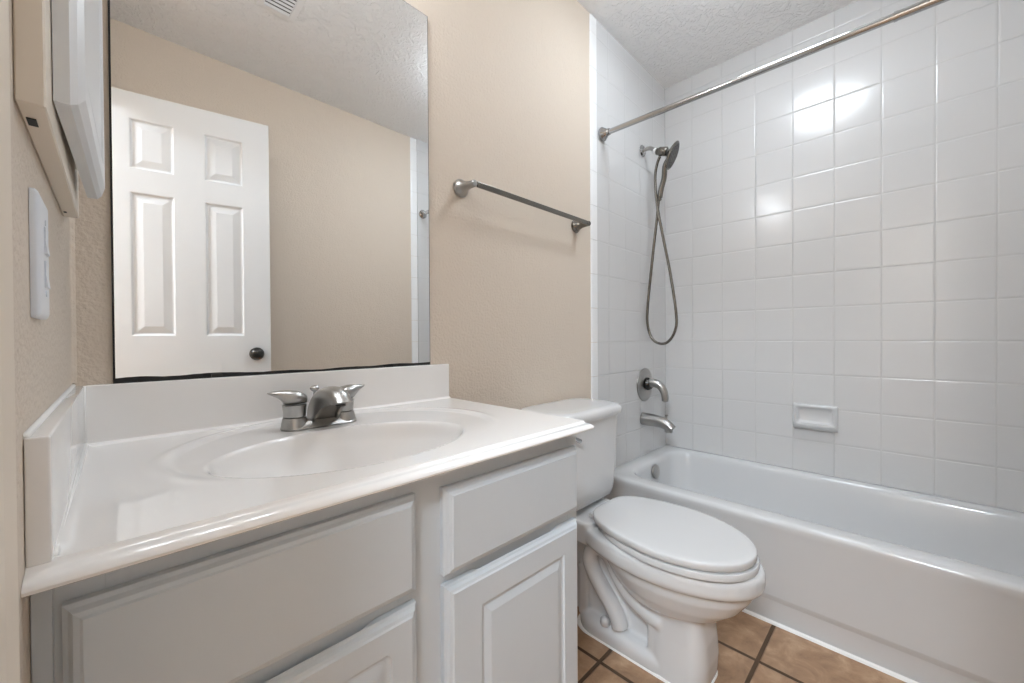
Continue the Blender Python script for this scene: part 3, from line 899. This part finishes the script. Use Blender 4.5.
# outer body lofts outward, recess inside
panel_r = []
for ins, d, r in ((0.0, 0.0003, 0.006), (0.0, 0.010, 0.006), (0.003, 0.016, 0.008), (0.010, 0.019, 0.012), (0.014, 0.018, 0.014)):
    panel_r.append([f(u, z, d) for u, z in rrect(sy0 + ins, sy1 - ins, sz0 + ins * 0.8, sz1 - ins * 0.8, r, 5)])
for ins, lo_, d, r in ((0.017, 0.030, 0.013, 0.014), (0.021, 0.034, 0.005, 0.012), (0.030, 0.040, 0.002, 0.010)):
    panel_r.append([f(u, z, d) for u, z in rrect(sy0 + ins, sy1 - ins, sz0 + lo_, sz1 - ins, r, 5)])
loft(bm, panel_r, cap0=False)
# projecting tray lip along the bottom
rings = []
for u, sc_ in ((sy0 + 0.004, 0.55), (sy0 + 0.010, 0.85), (sy0 + 0.022, 1.0), (sy1 - 0.022, 1.0), (sy1 - 0.010, 0.85), (sy1 - 0.004, 0.55)):
    rings.append([f(u, z0_, d * sc_ + 0.006) for z0_, d in ((sz0 + 0.004, 0.004), (sz0 + 0.006, 0.020), (sz0 + 0.014, 0.032), (sz0 + 0.023, 0.036), (sz0 + 0.029, 0.034), (sz0 + 0.029, 0.028), (sz0 + 0.022, 0.020), (sz0 + 0.022, 0.004))])
loft(bm, rings)
child('dish_body', bm, M_tub, t, auto=45)

# ------------------------------------------------------------------ toilet
TC = 1.250
t = thing('toilet', 'white two-piece toilet with closed lid between the vanity and the bathtub', 'toilet', (TC, -0.35, 0.0))
def egg(cx, yb, yf, hw, ym, nb=2.6, nf=2.05, n=48, skew=0.0, tap=0.0):
    pts = []
    for k in range(n):
        a = 2 * PI * k / n
        ca, sa = math.cos(a), math.sin(a)
        if sa >= 0:
            x = hw * math.copysign(abs(ca) ** (2 / nb), ca); y = ym + (yb - ym) * abs(sa) ** (2 / nb)
            x *= 1 - tap * ((y - ym) / (yb - ym)) ** 1.5
        else:
            x = hw * math.copysign(abs(ca) ** (2 / nf), ca); y = ym + (yf - ym) * abs(sa) ** (2 / nf)
        pts.append((cx + x + skew * (y - ym), y))
    return pts
def eg(z, *a, **k): return [(x, y, z) for x, y in egg(TC, *a, **k)]
bm = bmesh.new()
# rim
loft(bm, [eg(0.308, -0.20, -0.735, 0.158, -0.47, nb=3.0, tap=0.30), eg(0.314, -0.195, -0.743, 0.166, -0.47, nb=3.0, tap=0.30), eg(0.325, -0.19, -0.747, 0.170, -0.47, nb=3.0, tap=0.30), eg(0.350, -0.19, -0.747, 0.170, -0.47, nb=3.0, tap=0.30), eg(0.361, -0.192, -0.742, 0.166, -0.47, nb=3.0, tap=0.30), eg(0.366, -0.20, -0.732, 0.157, -0.47, nb=3.0, tap=0.30)])
# bowl under the rim
loft(bm, [eg(0.165, -0.40, -0.575, 0.060, -0.48, nb=2.0), eg(0.180, -0.375, -0.610, 0.085, -0.48, nb=2.0), eg(0.205, -0.345, -0.650, 0.112, -0.48, nb=2.0), eg(0.240, -0.315, -0.690, 0.134, -0.48, nb=2.0), eg(0.280, -0.285, -0.717, 0.149, -0.48, nb=2.0), eg(0.318, -0.255, -0.728, 0.154, -0.48, nb=2.1)])
# deck under the tank
rings = []
for z, g in ((0.300, 0.014), (0.312, 0.004), (0.350, 0.0), (0.374, 0.0), (0.380, 0.006)):
    rings.append([(x, y, z) for x, y in rrect(TC - 0.118 + g, TC + 0.118 - g, -0.285, -0.045 - g, 0.03, 6)])
loft(bm, rings)
# front pedestal column
rings = []
for z, hw, yf_, r in ((0.0, 0.090, -0.616, 0.055), (0.020, 0.090, -0.618, 0.055), (0.06, 0.087, -0.620, 0.048), (0.12, 0.083, -0.616, 0.044), (0.175, 0.082, -0.606, 0.042), (0.215, 0.090, -0.600, 0.042)):
    rings.append([(x, y, z) for x, y in rrect(TC - hw, TC + hw, yf_, -0.455, 0.012 if False else r, 6)])
loft(bm, rings)
box(bm, TC - 0.080, TC + 0.080, -0.56, -0.458, 0.02, 0.20)
# foot
rings = []
for z, g in ((0.0, 0.002), (0.006, 0.0), (0.030, 0.0), (0.042, 0.005), (0.050, 0.014), (0.054, 0.028)):
    rings.append([(x, y, z) for x, y in rrect(TC - 0.093 + g, TC + 0.093 - g, -0.56, -0.185 - g, 0.085, 8)])
loft(bm, rings)
# rear web and trapway ridges
box(bm, TC - 0.044, TC + 0.044, -0.47, -0.16, 0.03, 0.33)
box(bm, TC - 0.062, TC + 0.062, -0.235, -0.195, 0.03, 0.20)
for s in (-1, 1):
    x = TC + s * 0.066
    tube(bm, spline([(x, -0.362, 0.060), (x, -0.352, 0.090), (x + s * 0.002, -0.332, 0.122), (x + s * 0.004, -0.302, 0.160), (x + s * 0.004, -0.270, 0.200), (x + s * 0.003, -0.252, 0.240), (x, -0.262, 0.277), (x, -0.293, 0.292), (x, -0.325, 0.278), (x, -0.347, 0.245), (x, -0.374, 0.208), (x, -0.410, 0.178), (x, -0.455, 0.158), (x, -0.50, 0.150)], 6), 0.0265, 16)
bowl = child('bowl', bm, M_porc, t, sm=True)
md = bowl.modifiers.new('fuse', 'REMESH'); md.mode = 'VOXEL'; md.voxel_size = 0.0045; md.use_smooth_shade = True
md = bowl.modifiers.new('soften', 'SMOOTH'); md.factor = 0.5; md.iterations = 7
# caulk at the foot
bm = bmesh.new()
loft(bm, [[(x, y, 0.0) for x, y in rrect(TC - 0.0955, TC + 0.0955, -0.620, -0.181, 0.070, 8)], [(x, y, 0.005) for x, y in rrect(TC - 0.0935, TC + 0.0935, -0.618, -0.183, 0.068, 8)]])
child('caulk_ring', bm, M_caulk, t)
for s in (-1, 1):
    bm = bmesh.new()
    lathe(bm, [(0.0155, 0.0), (0.0165, 0.007), (0.0150, 0.016), (0.0095, 0.0235), (0.0, 0.026)], (TC + s * 0.074, -0.312, 0.053), (s * 0.12, 0, 1), 18)
    child('bolt_cap', bm, M_seat, t, auto=60)
# seat ring (closed under the lid) and lid
SK = 0.055
def seat_ring(z, g):
    return [(x, y, z) for x, y in egg(TC, -0.285 - g, -0.735 + g, 0.175 - g, -0.49, nb=4.0, skew=SK, tap=0.30)]
bm = bmesh.new()
loft(bm, [seat_ring(0.3665, 0.006), seat_ring(0.3690, 0.001), seat_ring(0.3835, 0.0), seat_ring(0.3865, 0.002), seat_ring(0.3865, 0.055), seat_ring(0.3665, 0.060)], cap0=False, cap1=False)
child('seat', bm, M_seat, t, auto=45)
bm = bmesh.new()
def lid_ring(z, g):
    return [(x, y, z) for x, y in egg(TC + 0.001, -0.258 - g, -0.728 + g, 0.173 - g, -0.485, nb=4.2, skew=SK, tap=0.27)]
loft(bm, [lid_ring(0.3895, 0.014), lid_ring(0.3895, 0.002), lid_ring(0.393, -0.001), lid_ring(0.4055, -0.001), lid_ring(0.4090, 0.0005), lid_ring(0.4105, 0.004), lid_ring(0.4115, 0.020), lid_ring(0.4122, 0.08), lid_ring(0.4123, 0.14)])
child('lid', bm, M_seat, t, auto=45)
for s in (-1, 1):
    bm = bmesh.new()
    lathe(bm, [(0.0, 0), (0.0085, 0), (0.009, 0.002), (0.009, 0.034), (0.0085, 0.036), (0.0, 0.036)], (TC + 0.012 + s * 0.066 - 0.018, -0.256, 0.388), (1, 0, 0), 16)
    box(bm, TC + 0.012 + s * 0.066 - 0.013, TC + 0.012 + s * 0.066 + 0.013, -0.272, -0.244, 0.366, 0.388, 0.003)
    child('seat_hinge', bm, M_seat, t, auto=45)
# tank
bm = bmesh.new()
rings = []
for z, hw, yf_, yb_, r in ((0.388, 0.135, -0.190, -0.040, 0.04), (0.392, 0.155, -0.203, -0.030, 0.05), (0.402, 0.168, -0.212, -0.024, 0.058), (0.425, 0.177, -0.218, -0.020, 0.062), (0.50, 0.184, -0.223, -0.018, 0.064), (0.66, 0.191, -0.228, -0.016, 0.064), (0.703, 0.193, -0.229, -0.016, 0.064)):
    ring = []
    for x, y in rrect(TC - hw, TC + hw, yf_, yb_, r, 8):
        bow = 0.010 * (1 - ((x - TC) / hw) ** 2) if y < -0.12 else 0
        ring.append((x, y - bow, z))
    rings.append(ring)
loft(bm, rings)
child('tank', bm, M_porc, t, auto=40)
bm = bmesh.new()
rings = []
for z, g in ((0.7035, 0.006), (0.7045, 0.001), (0.712, -0.001), (0.724, -0.001), (0.732, 0.004), (0.7365, 0.012), (0.738, 0.030), (0.7385, 0.07)):
    ring = []
    for x, y in rrect(TC - 0.206 + g, TC + 0.206 - g, -0.242 + g, -0.010 - g * 0.6, 0.072, 8):
        bow = 0.012 * (1 - ((x - TC) / 0.206) ** 2) if y < -0.12 else 0
        ring.append((x, y - bow, z))
    rings.append(ring)
loft(bm, rings)
child('tank_lid', bm, M_porc, t, auto=45)
bm = bmesh.new()
lathe(bm, [(0.0, 0.0), (0.013, 0.0), (0.013, 0.008), (0.008, 0.012), (0.0, 0.012)], (TC - 0.162, -0.230, 0.665), (0, -1, 0), 18)
tube(bm, [(TC - 0.162, -0.250, 0.665), (TC - 0.147, -0.253, 0.660), (TC - 0.128, -0.254, 0.650)], [0.007, 0.006, 0.008], 12)
child('flush_lever', bm, M_chrome, t, auto=45)
